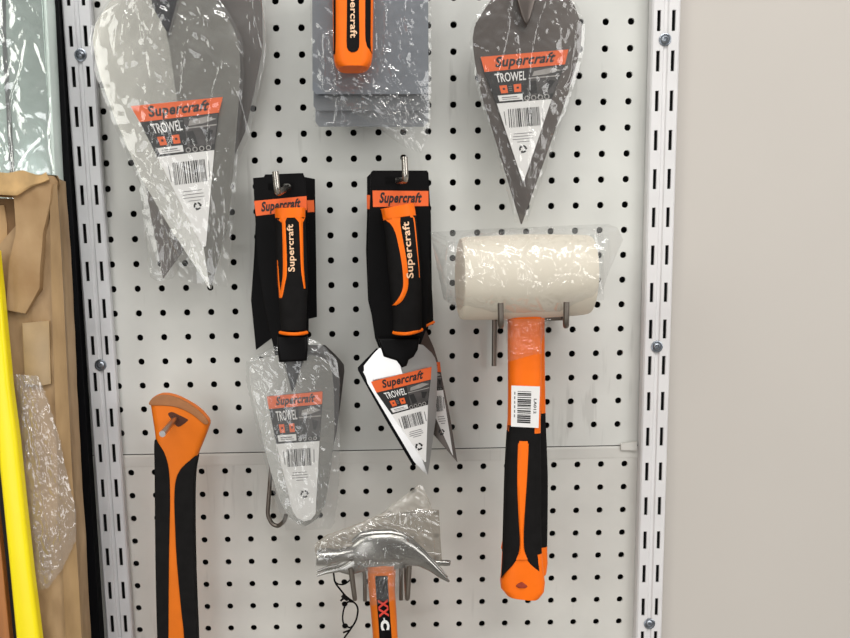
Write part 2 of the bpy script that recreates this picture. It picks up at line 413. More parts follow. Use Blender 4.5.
# ------------------------------------------------------------------ blades, labels, bags
def resample(pts, n):
    L = [0]
    for i in range(1, len(pts)): L.append(L[-1]+math.dist(pts[i-1], pts[i]))
    out = []
    for k in range(n):
        s = L[-1]*k/(n-1); i = 0
        while i < len(L)-2 and L[i+1] < s: i += 1
        t = (s-L[i])/max(1e-9, L[i+1]-L[i]); out.append(lerp2(pts[i], pts[i+1], min(1, t)))
    return out
def blade(bm, left, right, d, fold=0.004, thick=0.0016, n=28, mid=0.5, mi=0):
    """flat plate with a shallow centre crease; left/right outlines run from the heel to the point"""
    lo, ro = resample(left, n), resample(right, n)
    us = [0, mid*0.5, mid, mid+(1-mid)*0.5, 1]; F, K = [], []
    wm = max(math.dist(a, b) for a, b in zip(lo, ro))
    for a, b in zip(lo, ro):
        rel = math.dist(a, b)/wm
        fr, bk = [], []
        for u in us:
            p = lerp2(a, b, u); dd = d + fold*(1-rel*abs((u-mid)/(mid if u < mid else 1-mid)))
            w = W(*p, dd); fr.append(bm.verts.new(w)); bk.append(bm.verts.new(w+Vector((0,thick,0))))
        F.append(fr); K.append(bk)
    m = len(us)
    for i in range(n-1):
        for j in range(m-1):
            bm.faces.new((F[i][j], F[i+1][j], F[i+1][j+1], F[i][j+1])); bm.faces.new((K[i][j], K[i][j+1], K[i+1][j+1], K[i+1][j]))
        bm.faces.new((F[i][0], K[i][0], K[i+1][0], F[i+1][0])); bm.faces.new((F[i][-1], F[i+1][-1], K[i+1][-1], K[i][-1]))
    for j in range(m-1): bm.faces.new((F[0][j], F[0][j+1], K[0][j+1], K[0][j]))
    bmesh.ops.remove_doubles(bm, verts=bm.verts, dist=1e-6)
    bmesh.ops.dissolve_degenerate(bm, edges=bm.edges, dist=1e-6)
def recycle(bm, c, ux, r, d, mi):
    """three chasing arrows; c centre, ux unit direction of the label's width, r radius"""
    vx = (-ux[1], ux[0])
    at = lambda a, b: (c[0]+a*ux[0]+b*vx[0], c[1]+a*ux[1]+b*vx[1])
    for k in range(3):
        g = 2*math.pi*k/3 - math.pi/2
        P_ = lambda rr, a: at(rr*r*math.cos(g+a), rr*r*math.sin(g+a))
        st = [math.radians(x) for x in (8, 32, 56, 78)]
        for i in range(3): quad(bm, [P_(1, st[i]), P_(1, st[i+1]), P_(.56, st[i+1]), P_(.56, st[i])], d, mi)
        quad(bm, [P_(1.25, st[3]), P_(.80, st[3]+.55), P_(.34, st[3])], d, mi)
def trowel_label(parent, TL, TR, OL, OR, BL, BR, tip, d, s_shear=0.06, seed=1, rec=None, recr=4.0):
    """printed paper label: orange brand band, black photo band, white barcode point"""
    rng = random.Random(seed)
    bm = NB(); e = 0.00018
    quad(bm, [TL,TR,OR,OL], d, 0); quad(bm, [OL,OR,BR,BL], d, 1)
    pts = [BL] + tip + [BR]
    quad(bm, pts, d, 3)
    qo = [TL,TR,OR,OL]; qb = [OL,OR,BR,BL]
    text_q(bm, 'Supercraft', sub(qo, .13, .08, .88, .98), d+e, 1, 0.036, s_shear)
    text_q(bm, 'TROWEL', sub(qb, .11, .08, .52, .36), d+e, 3, 0.014)
    for u in (.13, .34): quad(bm, sub(qb, u, .46, u+.11, .70), d+e, 0)
    for u, v in ((.16,.52),(.37,.52)): quad(bm, sub(qb, u+.01, v+.02, u+.045, v+.08), d+2*e, 1)
    for k in range(3): quad(bm, sub(qb, .26, .50+.06*k, .31, .52+.06*k), d+e, 4)
    quad(bm, sub(qb, .06, .76, .47, .94), d+e, 3)
    quad(bm, sub(qb, .12, .82, .38, .85), d+2*e, 4); quad(bm, sub(qb, .12, .88, .42, .90), d+2*e, 4)
    quad(bm, sub(qb, .55, .03, .99, .84), d+e, 2)
    quad(bm, [bil(qb,.62,.12), bil(qb,.84,.06), bil(qb,.98,.16), bil(qb,.80,.24), bil(qb,.60,.26)], d+2*e, 5)
    quad(bm, sub(qb, .55, .30, .99, .335), d+2*e, 5)
    quad(bm, [bil(qb,.56,.42), bil(qb,.66,.40), bil(qb,.72,.78), bil(qb,.60,.80)], d+2*e, 1)
    quad(bm, [bil(qb,.82,.40), bil(qb,.95,.46), bil(qb,.90,.70), bil(qb,.84,.66)], d+2*e, 1)
    for k in range(4):
        c = bil(qb, .55+.115*k, .915); rx = math.dist(OL, OR)*0.035
        for i in range(10):
            a0, a1 = 2*math.pi*i/10, 2*math.pi*(i+1)/10
            quad(bm, [(c[0]+rx*f*math.cos(a), c[1]+rx*f*math.sin(a)) for f, a in ((1,a0),(1,a1),(.62,a1),(.62,a0))], d+e, 5)
    # barcode in the white field
    ux = (BR[0]-BL[0], BR[1]-BL[1]); w = math.hypot(*ux); ux = (ux[0]/w, ux[1]/w); vx = (-ux[1], ux[0])
    tc = (sum(p[0] for p in tip)/len(tip), sum(p[1] for p in tip)/len(tip))
    h = (tc[0]-BL[0])*vx[0]+(tc[1]-BL[1])*vx[1]
    mid = lambda f: lerp2(lerp2(BL, BR, .5), tc, f)
    xw0 = (BR[0]+BL[0])/2
    c0 = mid(.20); bw = w*.56; bh = h*.235
    x = -bw/2
    while x < bw/2:
        ww = rng.choice((.5,.5,.8,1.3))*bw/30
        q = [(c0[0]+a*ux[0]+b*vx[0], c0[1]+a*ux[1]+b*vx[1]) for a, b in ((x,-bh/2),(x+ww,-bh/2),(x+ww,bh/2),(x,bh/2))]
        quad(bm, q, d+e, 1); x += ww+rng.choice((.5,.7,1.2))*bw/30
    for sx in (-1, 1):
        q = [(c0[0]+a*ux[0]+b*vx[0], c0[1]+a*ux[1]+b*vx[1]) for a, b in ((sx*bw*.63-.4,-bh*.4),(sx*bw*.63+.4,-bh*.4),(sx*bw*.6+.4,bh*.35),(sx*bw*.6-.4,bh*.35))]
        quad(bm, q, d+e, 4)
    for k in range(4):
        c = mid(.40+.035*k); ww = w*(.30, .33, .34, .2)[k]
        q = [(c[0]+a*ux[0]+b*vx[0], c[1]+a*ux[1]+b*vx[1]) for a, b in ((-ww*.6,-.35),(ww*.5,-.35),(ww*.5,.35),(-ww*.6,.35))]
        quad(bm, q, d+e, 4)
    recycle(bm, rec or mid(.62), ux, recr, d+e, 1)
    return obj('label', bm, [ORGL, LBLK, LGRY, LWHT, LTXT, LLGT], parent, smooth=False, label='orange, black and white printed label')
def bag(parent, left, right, d, m=FILM, bulge=0.006, wr=0.004, seed=0, n=46, mcol=26, name='plastic_bag', label=None, jit=0.8, freq=55, edge=0.0, cr=0, ang=None, folds=()):
    """crinkled film stretched between two edges, with pressed folds"""
    if cr or folds: n, mcol = max(n, 120), max(mcol, 80)
    lo, ro = resample(left, n), resample(right, n); rng = random.Random(seed); bm = NB(); g = []
    segs = [(f[0], f[1], f[2] if len(f) > 2 else .0013, 1.5) for f in folds]
    for k in range(cr):
        i = rng.randrange(n); c = lerp2(lo[i], ro[i], rng.uniform(.06, .94)); th = math.radians(ang+rng.gauss(0, 16)) if ang is not None else rng.uniform(0, math.pi)
        l = rng.uniform(5, 22); w = (math.cos(th)*l, math.sin(th)*l)
        segs.append(((c[0]-w[0], c[1]-w[1]), (c[0]+w[0], c[1]+w[1]), rng.uniform(.0005, .0013), rng.uniform(1.1, 2.0)))
    def fold(p):
        h = 0
        for a, b, hh, wd in segs:
            dx, dy = b[0]-a[0], b[1]-a[1]; L2 = dx*dx+dy*dy; t = ((p[0]-a[0])*dx+(p[1]-a[1])*dy)/L2
            if t < 0 or t > 1: continue
            bow = 2.2*math.sin(t*math.pi)*(1 if hh*1e5 % 2 > 1 else -1)
            q = abs((p[0]-a[0])*dy-(p[1]-a[1])*dx)/math.sqrt(L2) if False else abs(((p[0]-a[0])*dy-(p[1]-a[1])*dx)/math.sqrt(L2)-bow)
            if q < wd: h = max(h, hh*(1-q/wd)*min(1, 6*t, 6*(1-t)))
        return h
    for i, (a, b) in enumerate(zip(lo, ro)):
        row = []
        for j in range(mcol+1):
            u = j/mcol; p = lerp2(a, b, u)
            v = i/(n-1)
            if j in (0, mcol): p = (p[0]+jit*1.6*noise.noise(Vector((seed*2.1+j, 0, v*60))), p[1])
            s = Vector((p[0]/1000*freq, seed*3.7, p[1]/1000*freq))
            w1 = abs(noise.noise(s))+0.5*abs(noise.noise(s*2.1+Vector((4,1,2))))+0.6*abs(noise.noise(Vector((s.x*.9+s.z*.5, seed, (s.z*.9-s.x*.5)*3.2))))
            prof = (1-(2*u-1)**4)*min(1, min(v, 1-v)*8+.15)
            row.append(bm.verts.new(W(*p, d+edge*(1-prof) + bulge*prof + wr*(0.75-w1)*(0.30 if cr or folds else 0.7)*(0.35+0.65*prof) + fold(p))))
        g.append(row)
    for i in range(n-1):
        for j in range(mcol): bm.faces.new((g[i][j], g[i+1][j], g[i+1][j+1], g[i][j+1]))
    return obj(name, bm, m, parent, label=label, auto=60)

# handle with a rounded section, its front face can carry inlays and lettering
class Grip:
    def __init__(s, cl, hw, dc, th, pw=2.4):
        s.cl = smooth_pts(cl, 8); k = []
        for i in range(len(hw)-1):
            for j in range(8): k.append(hw[i]+(hw[i+1]-hw[i])*j/8)
        s.hw = k+[hw[-1]]; s.dc = dc; s.th = th; s.pw = pw; s.n = len(s.cl)
        s.L = [0]
        for i in range(1, s.n): s.L.append(s.L[-1]+math.dist(s.cl[i-1], s.cl[i]))
    def at(s, t):
        q = max(0, min(1, t))*s.L[-1]; i = 0
        while i < s.n-2 and s.L[i+1] < q: i += 1
        f = i+(q-s.L[i])/(s.L[i+1]-s.L[i]); return lerp2(s.cl[i], s.cl[i+1], f-i), s.hw[i]+(s.hw[i+1]-s.hw[i])*(f-i), i
    def perp(s, i):
        a, b = s.cl[max(0, i-1)], s.cl[min(s.n-1, i+2)]; l = math.dist(a, b); tx, ty = (b[0]-a[0])/l, (b[1]-a[1])/l
        return (-ty, tx) if -ty > 0 else (ty, -tx)
    def px(s, t, u):
        c, w, i = s.at(t); p = s.perp(i); return (c[0]+p[0]*w*u, c[1]+p[1]*w*u)
    def pt(s, t, u, e=0.0):
        dd = s.dc + s.th*max(0.0, 1-min(1, abs(u))**s.pw)**(1/s.pw) + e
        return W(*s.px(t, u), dd)
    def body(s, bm, mi=0, k=24, band=None):
        rings = []
        ts = [l/s.L[-1] for l in s.L]
        for t in ts:
            c, w, i = s.at(t); ring = []
            for a in range(k):
                g = 2*math.pi*a/k; cu, su = math.cos(g), math.sin(g)
                u = math.copysign(abs(cu)**(2/s.pw), cu); v = math.copysign(abs(su)**(2/s.pw), su)
                q = W(*s.px(t, u), s.dc); ring.append(bm.verts.new((q.x, -(s.dc+s.th*v), q.z)))
            rings.append(ring)
        for i in range(len(rings)-1):
            for a in range(k): 
                fc = bm.faces.new((rings[i][a], rings[i][(a+1)%k], rings[i+1][(a+1)%k], rings[i+1][a])); fc.material_index = band[2] if band and band[0] < ts[i] < band[1] else mi
        for rg in (rings[0], rings[-1]):
            fc = bm.faces.new(rg); fc.material_index = mi
        bmesh.ops.recalc_face_normals(bm, faces=bm.faces)
    def ribbon(s, bm, pts, mi=0, e=0.0006, cols=3, n=None):
        """pts: (t, u0, u1) along the handle"""
        pts = smooth_pts(pts, 5)
        g = []
        for t, a, b in pts:
            g.append([bm.verts.new(s.pt(t, a+(b-a)*j/cols, e if 0 < j < cols else e*.3)) for j in range(cols+1)])
        for i in range(len(g)-1):
            for j in range(cols):
                fc = bm.faces.new((g[i][j], g[i+1][j], g[i+1][j+1], g[i][j+1])); fc.material_index = mi
                fc.normal_update()
                if fc.normal.y > 0: fc.normal_flip()
    def text(s, bm, txt, t0, t1, u0, u1, mi, e=0.0008, bold=0.02, shear=0.0):
        """the writing runs from t0 to t1; its top is at u0 and its bottom at u1"""
        text_on(bm, txt, lambda a, b: s.pt(t0+(t1-t0)*a, u0+(u1-u0)*b, e), mi, bold, shear)

# ================================================================== big bagged brick trowels, upper left
t = thing('brick_trowel', 'large bagged trowel mostly hidden behind the big labelled trowel at upper left', 'trowel', W(163,280,.03), 'big bagged trowels')
bm = NB(); blade(bm, [(170,-40),(140,-20),(136,60),(144,180),(163,279)], [(238,-40),(262,-10),(263,48),(246,130),(205,220),(163,279)], .03, .003)
obj('blade', bm, STEELD, t, auto=9)
bag(t, [(165,-45),(138,-25),(134,60),(139,180),(150,277),(157,281)], [(240,-45),(264,-10),(267,48),(251,130),(212,225),(172,279)], .042, FILMG, .003, .004, 3, cr=14, ang=75, name='hanging_bag')
t = thing('brick_trowel', 'large bagged trowel with bright left half and printed label at upper left', 'trowel', W(211,289,.065), 'big bagged trowels')
bm = NB(); blade(bm, [(165,-50),(125,-18),(108,4),(94,26),(92,42),(99,74),(117,123),(137,170),(167,223),(209,288)], [(166,-50),(205,-18),(229,20),(239,40),(240.5,70),(238,110),(234,160),(229,220),(211,289)], .062, .0075, mid=.52)
obj('blade', bm, STEEL, t, auto=9)
bm = NB(); prism(bm, [(149,-20),(180,-20),(176,4),(170,26),(168,33),(165,29),(152,6)], .069, .078, 0, .002)
obj('tang', bm, TANG, t)
trowel_label(t, (130.6,106.2),(222.8,97),(139.8,122.2),(218.8,112.6),(157.4,157),(214.3,150), [(203,247),(206,246)], .0712, seed=2, rec=(197.5,206))
bag(t, [(168,-52),(122,-18),(105,4),(91,26),(89,42),(96,76),(114,125),(134,172),(160,222),(181,281)], [(170,-52),(208,-18),(232,18),(242.5,40),(244,75),(241,110),(237,165),(233,225),(227,287)], .075, FILM, .004, .007, 11, name='hanging_bag', cr=26, folds=[((200,42),(230,76)),((118,7),(134,19)),((120,42),(124,20)),((140,20),(165,8)),((135,38),(175,46)),((148,57),(164,64)),((136,185),(168,235),.0018),((168,235),(196,275),.0018),((196,2),(216,30)),((226,60),(238,100)),((220,250),(226,282))])

# ================================================================== plastering floats, top centre
def float_stack():
    rear = thing('plastering_float', 'rear steel plastering float of the bagged stack, its blade edge lowest', 'float', W(371,126,.035), 'bagged plastering floats')
    bm = NB(); prism(bm, [(315,-60),(428,-60),(428.5,122),(424,126.5),(319,126.5),(315.5,122)], .0385, .040, 0)
    obj('blade', bm, STEELF, rear, auto=9)
    midf = thing('plastering_float', 'middle steel plastering float of the bagged stack', 'float', W(371,110,.045), 'bagged plastering floats')
    bm = NB(); prism(bm, [(313,-62),(427,-62),(428,106),(424,110.5),(317,110.5),(313.5,106)], .047, .0487, 0)
    obj('blade', bm, STEELF, midf, auto=9)
    bag(midf, [(312,-60),(313,30),(314,80),(314,122),(316,127)], [(428,-60),(428,30),(428,70),(429,120),(428,126)], .0515, FILMG, .001, .002, 6, cr=12, ang=0, name='hanging_bag')
    f = thing('plastering_float', 'front bagged steel plastering float with orange and black handle', 'float', W(371,95,.06), 'bagged plastering floats')
    bm = NB(); prism(bm, [(312,-65),(428,-65),(428.5,90),(425,94),(316,94),(312.5,90)], .058, .0597, 0)
    obj('blade', bm, STEELF, f, auto=9)
    g = Grip([(353,-60),(353,-20),(353,20),(353,52),(353,64),(353,69.5)], [20.5,20.5,20.2,19.8,18.2,14], .095, .017, 3.0)
    bm = NB(); g.body(bm)
    gr = obj('handle', bm, ORG, f)
    bm = NB()
    g.ribbon(bm, [(0,-.30,.30),(.5,-.30,.30),(.78,-.32,.32),(.845,-.26,.26),(.865,-.1,.1)], 0, cols=6)
    g.ribbon(bm, [(0,-1,-.86),(.6,-1,-.86),(.86,-1,-.90),(.87,-1,-.99)], 0)
    g.ribbon(bm, [(0,.60,1),(.5,.60,1),(.76,.62,1),(.83,.74,1),(.88,.97,1)], 0, cols=5)
    obj('grip_panel', bm, BLK, gr, label='black rubber panels set into the orange handle')
    bm = NB(); g.text(bm, 'Supercraft', .33, .755, .20, -.24, 0, e=.0012, shear=.0)
    obj('lettering', bm, LETW, gr, smooth=False, label='Supercraft lettering reading downwards')
    bm = NB()
    prism(bm, [(346,-40),(360,-40),(360,-18),(346,-18)], .0597, .080, 0)
    obj('handle_shank', bm, STEELF, f)
    bag(f, [(310,-62),(310,0),(311,50),(313,80),(330,100),(370,122),(404,147)], [(431,-62),(431,0),(431,50),(431,90),(430,120),(428,135),(421,153)], .0645, FILM, .003, .007, 21, name='hanging_bag', cr=40, ang=70, folds=[((373,47),(388,64),.002),((388,64),(407,93),.002),((407,93),(426,116),.002),((384,-10),(386,8)),((404,2),(412,40)),((360,92),(364,74)),((412,60),(428,110)),((390,110),(412,145)),((320,92),(372,84)),((330,108),(368,107))])
float_stack()

# ================================================================== pointed trowel, upper right
t = thing('pointing_trowel', 'dark steel bagged trowel hanging alone at the upper right of the pegboard', 'trowel', W(521,224,.04))
bm = NB(); blade(bm, [(527,-40),(500,-12),(488,4),(475,24),(472.5,40),(475,62),(481.5,94),(521,224)], [(528,-40),(560,-14),(574,4),(582,26),(581,46),(576,66),(568,94),(522,224)], .042, .002, mid=.5)
obj('blade', bm, STEELD, t, auto=9)
bm = NB(); prism(bm, [(514,-30),(538,-30),(536,0),(531,18),(527,26),(522,18),(517,0)], .0435, .055, 0, .002)
obj('tang', bm, STEELD, t)
trowel_label(t, (480.7,57),(568.5,49.4),(484.6,72),(565,64.3),(496.8,103.6),(551.7,99), [(522.5,181),(524,181)], .0452, seed=5, rec=(523,149))
bag(t, [(527,-45),(498,-12),(485,4),(472,22),(469.5,42),(472,64),(480,98),(500,165),(515,222)], [(529,-45),(562,-14),(577,4),(585,24),(584,48),(579,70),(570,98),(552,150),(527,222)], .049, FILM, .003, .006, 31, name='hanging_bag', cr=20, folds=[((474,38),(490,22)),((517,70),(515,32)),((545,22),(562,14)),((548,40),(575,46)),((563,42),(572,50)),((559,122),(545,160),.0018),((535,170),(528,200),.0018),((519,140),(545,163)),((500,168),(522,156)),((556,66),(538,92))])

# ================================================================== small carded trowels
def card_mesh(poly, d, slot=None, th=0.001):
    bm = NB(); prism(bm, poly, d-th, d, 0)
    if slot:   # euro slot: cut a real hole
        x0, y0, x1, y1 = slot
        a, b = W(x0,y0,d), W(x1,y1,d)
        for co, no in (((a.x,0,0),(1,0,0)), ((b.x,0,0),(1,0,0)), ((0,0,a.z),(0,0,1)), ((0,0,b.z),(0,0,1))):
            bmesh.ops.bisect_plane(bm, geom=bm.verts[:]+bm.edges[:]+bm.faces[:], plane_co=co, plane_no=no)
        kill = [f for f in bm.faces if abs(f.normal.y) > .9 and a.x < f.calc_center_median().x < b.x and b.z < f.calc_center_median().z < a.z]
        bmesh.ops.delete(bm, geom=kill, context='FACES')
    return bm
def small_handle(parent, cl, hw, dc, th, strips, panel, text, cap=True, cap_t=.10, name='handle'):
    g = Grip(cl, hw, dc, th)
    bm = NB(); g.body(bm, band=(-1, cap_t*.9, 1) if cap else None); h = obj(name, bm, [BLK, ORG], parent)
    bm = NB()
    if cap:
        # orange butt end, a shell over the first part of the grip
        g.ribbon(bm, [(0,-1,1),(cap_t*.5,-1,1),(cap_t,-.98,.98)], 0, e=.0009, cols=10)
        top = [bm.verts.new(g.pt(0, -1+2*j/10, .0009)) for j in range(11)]
        bk = [bm.verts.new(v.co+Vector((0, th*1.3, 0.0016))) for v in top]
        for j in range(10): bm.faces.new((top[j], top[j+1], bk[j+1], bk[j]))
    for s in strips: g.ribbon(bm, s, 0, e=.0010, cols=2)
    obj('orange_inlay', bm, ORG, h, label='orange butt end and trim lines')
    if text:
        bm = NB(); g.text(bm, 'Supercraft', *text, 0, e=.0012, bold=.02, shear=.0); obj('lettering', bm, LETW, h, smooth=False, label='pale Supercraft lettering')
    return g
def ring_mesh(a, b, sag, d, r=1.7):
    """orange collar at the lower end of the grip"""
    bm = NB(); pts = []
    for k in range(13):
        u = k/12; x, y = lerp2(a, b, u); pts.append(W(x, y+sag*4*u*(1-u), d+0.010*math.sin(math.pi*u)))
    tube(bm, pts, r*MPX(d)*1.0, 8); return bm
def brand_band(parent, q, d, text=True):
    bm = NB(); quad(bm, q, d, 0)
    if text: text_q(bm, 'Supercraft', sub(q, .10, .10, .90, .96), d+.0003, 1, .038, .06)
    return obj('brand_band', bm, [ORGL, LBLK], parent, smooth=False, label='orange band with black Supercraft lettering')

# --- left pair
rear = thing('gauging_trowel', 'carded trowel hidden behind the round-nosed trowel, dark blade edge showing at its right', 'trowel', W(300,440,.025), 'small carded trowels')
obj('hanging_card', card_mesh([(258,180),(302,178),(305,177),(315,179),(317,317),(300,321),(276,335),(256,350),(251,300),(254,258),(256,215)], .026), CARD, rear, smooth=False)
brand_band(rear, [(262,203),(314,200),(314.5,212),(262,214)], .0264, False)
bm = NB(); blade(bm, [(300,345),(283,360),(276,400),(285,470),(302,512)], [(325,345),(338,357),(345,366),(341,400),(336,436),(318,500),(303,512)], .027, .002)
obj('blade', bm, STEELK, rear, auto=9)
small_handle(rear, [(270,218),(269,240),(272,290),(278,330)], [9,10,10,9], .036, .009, [[(.30,.15,.45),(.5,.2,.45),(.75,.55,.8)]], None, None, cap=False)

front = thing('gauging_trowel', 'round-nosed bagged trowel with black card, hanging left of the carded pointed trowel', 'trowel', W(305,527,.06), 'small carded trowels')
obj('hanging_card', card_mesh([(253,178),(264,177),(265,174.5),(303,173),(305,178),(308,215),(309,300),(308.5,345),(307,361),(277,363),(266,313),(258,262),(255,215)], .062, (268,183,294,190)), CARD, front, smooth=False)
brand_band(front, [(254,201),(306.5,196),(307,210),(256,216)], .0624)
obj_ring = ring_mesh((280,332.5),(307,332.5), 1.6, .078)
small_handle(front, [(290,208.5),(290.5,225),(292.5,280),(293.5,330)], [15.5,15.0,15.5,12.2], .075, .011,
    [[(.06,-1,-.15),(.085,-.85,-.26),(.11,-.64,-.34),(.15,-.56,-.33),(.50,-.60,-.34),(.62,-.72,-.50),(.73,-.94,-.74)],
     [(.42,-1,-.9),(.58,-1,-.86),(.68,-.98,-.82),(.735,-.95,-.78)],
     [(.06,.15,1),(.085,.36,.96),(.11,.52,.88),(.15,.58,.82),(.50,.58,.76),(.66,.74,.86)]], None, (.52,.13,-.26,.30), cap_t=.075)
obj('grip_collar', obj_ring, ORG, front)
bm = NB(); prism(bm, [(277,336),(307.5,336),(308,350),(306.5,361),(279,362.5),(277,350)], .066, .079, 0, .003)
obj('ferrule', bm, CARD, front)
bm = NB(); prism(bm, [(283,360),(304,360),(300,370),(293.5,391),(291.5,391),(286,370)], .0652, .069, 0, .001)
obj('tang', bm, TANG, front)
bm = NB(); blade(bm, [(292,352),(258,359),(249,366),(250.5,387),(262,437),(271,473),(281,504),(292,520),(304,526.5)], [(293,352),(322,357),(331,363),(334,390),(334.5,435),(330,475),(325,504),(317,520),(305,526.5)], .064, .001, mid=.5)
obj('blade', bm, STEEL, front, auto=9)
trowel_label(front, (266.8,396.6),(322.5,391.5),(269,409),(322,404),(276.4,444),(319.5,441), [(293,512),(297,518),(304,521.5),(311,519.5),(315.5,514)], .0664, seed=8, rec=(304.5,494))
bag(front, [(277,346),(262,352),(246,362),(246,380),(253,412),(262,452),(270,482),(283,522),(286,530)], [(310,338),(322,344),(337,360),(340,380),(339,410),(340,460),(338,500),(334,524),(330,529)], .070, FILMG, .004, .006, 41, name='hanging_bag', cr=30, folds=[((248,376),(268,362)),((254,384),(262,390)),((314,360),(322,361)),((300,378),(308,377)),((268,362),(282,374)),((322,366),(334,372)),((262,372),(276,382))])

# --- right pair
rear = thing('pointing_trowel', 'carded pointed trowel behind another, its narrow tip swung out to the right', 'trowel', W(457,462,.025), 'small carded trowels')
obj('hanging_card', card_mesh([(367,177),(371,173),(410,174),(428,178),(431,215),(432,300),(428,330),(400,342),(378,342),(368,300),(366,250),(367,215)], .026), CARD, rear, smooth=False)
brand_band(rear, [(366.5,195),(425,196),(425,210),(367,209)], .0264, False)
small_handle(rear, [(412,214),(416,240),(421,290),(423,325)], [10,11,11,10.5], .037, .009, [], None, None, cap=False)
obj('grip_collar', ring_mesh((413,330),(434,322), .8, .042, 1.3), ORG, rear)
bm = NB(); blade(bm, [(425,330),(405,345),(408,372),(428,428),(457,462)], [(426,330),(434,348),(440,368),(450,416),(457.4,462)], .027, .003, mid=.5)
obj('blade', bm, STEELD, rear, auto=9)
trowel_label(rear, (418,362),(440,362),(419,372),(441,372),(424,392),(443,390), [(452.5,455),(453,455)], .0305, seed=9, rec=(441.5,432), recr=3.0)

front = thing('pointing_trowel', 'carded pointed trowel with bright white left facet and curved orange-trimmed handle', 'trowel', W(427,475,.06), 'small carded trowels')
obj('hanging_card', card_mesh([(371,172),(373,170.5),(427,170.5),(428.5,173),(430,205),(428,300),(426,330),(421,343),(415,357),(382,356),(375,338),(369,298),(368,250),(370,200)], .062, (385,177,409,184)), CARD, front, smooth=False)
brand_band(front, [(372.5,190.5),(428.5,191),(428.5,206),(373,207)], .0624)
small_handle(front, [(397.5,206.5),(400.5,225),(404.5,270),(407,310),(407.5,331)], [16.8,16.5,16.5,14.6,14.4], .075, .011,
    [[(.07,-1,.1),(.095,-.85,.05),(.13,-.60,0),(.18,-.42,0),(.25,-.30,.04),(.45,-.14,.18),(.62,-.14,.18),(.70,-.34,0),(.76,-.70,-.32),(.79,-1,-.70)],
     [(.07,.45,1),(.095,.62,1),(.13,.78,.98),(.3,.82,.94),(.58,.86,.94)]], None, (.58,.13,.10,.66), cap_t=.085)
obj('grip_collar', ring_mesh((393.5,332.5),(422,329.5), 2.6, .078), ORG, front)
bm = NB(); prism(bm, [(378,338),(420,338),(418,350),(414,357),(409,360),(407,366),(402,368),(397,361),(384,357)], .066, .076, 0, .003)
obj('ferrule', bm, CARD, front)
bm = NB(); blade(bm, [(398,345),(378,348.5),(361,369),(362,374),(389,419.5),(414.5,462.5),(427,475)], [(400,345),(422,344),(434,355),(437.5,366),(436,417),(428,474.5)], .060, .006, mid=.52)
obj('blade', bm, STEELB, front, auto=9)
bm = NB(); prism(bm, [(377,348),(357.8,367.5),(358,370.5),(386,420.5),(412.8,466),(416.5,464.5),(391,419.5),(363,372),(379,350)], .0585, .0604, 0)
obj('blade_edge', bm, BLACKP, front, label='dark ground edge along the left side of the blade')
trowel_label(front, (370.8,381.7),(431.6,366.8),(376.3,392.7),(430.8,379.5),(391.7,414.6),(428,404.7), [(424.5,462),(426,462)], .0672, seed=12, rec=(419,446.5), recr=3.8)

# ================================================================== mallets
def mallet(label, ends, rad, dc, grip, hw, gdc, gth, front):
    t = thing('rubber_mallet', label, 'mallet', W(grip[-1][0], grip[-1][1], gdc), 'white rubber mallets')
    a, b = W(*ends[0], dc), W(*ends[1], dc); ax = (b-a); L = ax.length; ax.normalize(); up = ax.cross(Vector((0,1,0))).normalized()*-1; fw = Vector((0,-1,0))
    bm = NB(); prof = [(0,.0),(0,.55),(0,.90),(.006,.955),(.03,.985),(.10,1.0),(.5,1.02),(.90,.97),(.97,.95),(.994,.92),(1,.86),(1,.55),(1,0)]
    rings = []
    for s, r in prof[1:-1]:
        rings.append([bm.verts.new(a+ax*(L*s)+(up*math.cos(k*math.pi/20)+fw*math.sin(k*math.pi/20))*rad*r) for k in range(40)])
    for i in range(len(rings)-1):
        for k in range(40): bm.faces.new((rings[i][k], rings[i][(k+1)%40], rings[i+1][(k+1)%40], rings[i+1][k]))
    bm.faces.new(rings[0]); bm.faces.new(rings[-1]); bmesh.ops.recalc_face_normals(bm, faces=bm.faces)
    obj('mallet_head', bm, RUBW, t)
    g = Grip(grip, hw, gdc, gth, 3.0); bm = NB(); g.body(bm, band=(.41,.84,1) if front else (.36,.87,1)); h = obj('handle', bm, [ORG, BLK], t)
    return t, g, h
hw = [16.5,16.2,16,15.8,16.6,17.8,18.2,19,20.6,21.9,21,15]
cl = [(524.5,316),(524.5,345),(524.5,385),(524,418),(523.2,440),(522.5,475),(522,510),(521.8,545),(522.2,568),(522.4,581),(522.2,589.5),(521.6,596)]
t2, g2, h2 = mallet('white rubber mallet behind the front one, dark grip edge showing at the right', ((464,275.5),(586,273.5)), .0345, .063,
    [(529,318),(529,345),(529.5,385),(530,420),(530.3,440),(530.6,475),(530.5,510),(530.2,545),(530,562),(529.5,572),(529,576)], [15,15,15,15,15.6,16.6,16.6,16.4,17,16,9], .063, .012, False)
bm = NB(); g2.ribbon(bm, [(.36,-1,1),(.46,-1,1),(.6,-1,1),(.8,-1,1),(.875,-1,1)], 0, e=.0012, cols=12); obj('grip_panel', bm, BLK, h2)
bm = NB(); prism(bm, [(510,542),(503,541),(501.5,549),(504,553),(510,552)], .0600, .064, 0, .001); obj('grip_spur', bm, ORG, h2, label='orange spur on the left of the grip')
bag(t2, [(446,242),(500,240),(560,236),(604,234)], [(448,306),(500,309),(560,308),(604,300)], .101, FILM, .001, .002, 55, n=24, mcol=12, name='hanging_bag')
t1, g1, h1 = mallet('white rubber mallet in clear bag with barcode sticker on its orange neck', ((459.5,279),(590,275)), .0372, .140, cl, hw, .140, .013, True)
bm = NB()
g1.ribbon(bm, [(.392,-1,1),(.42,-1,1),(.455,-1,1)], 0, e=.0010, cols=10)
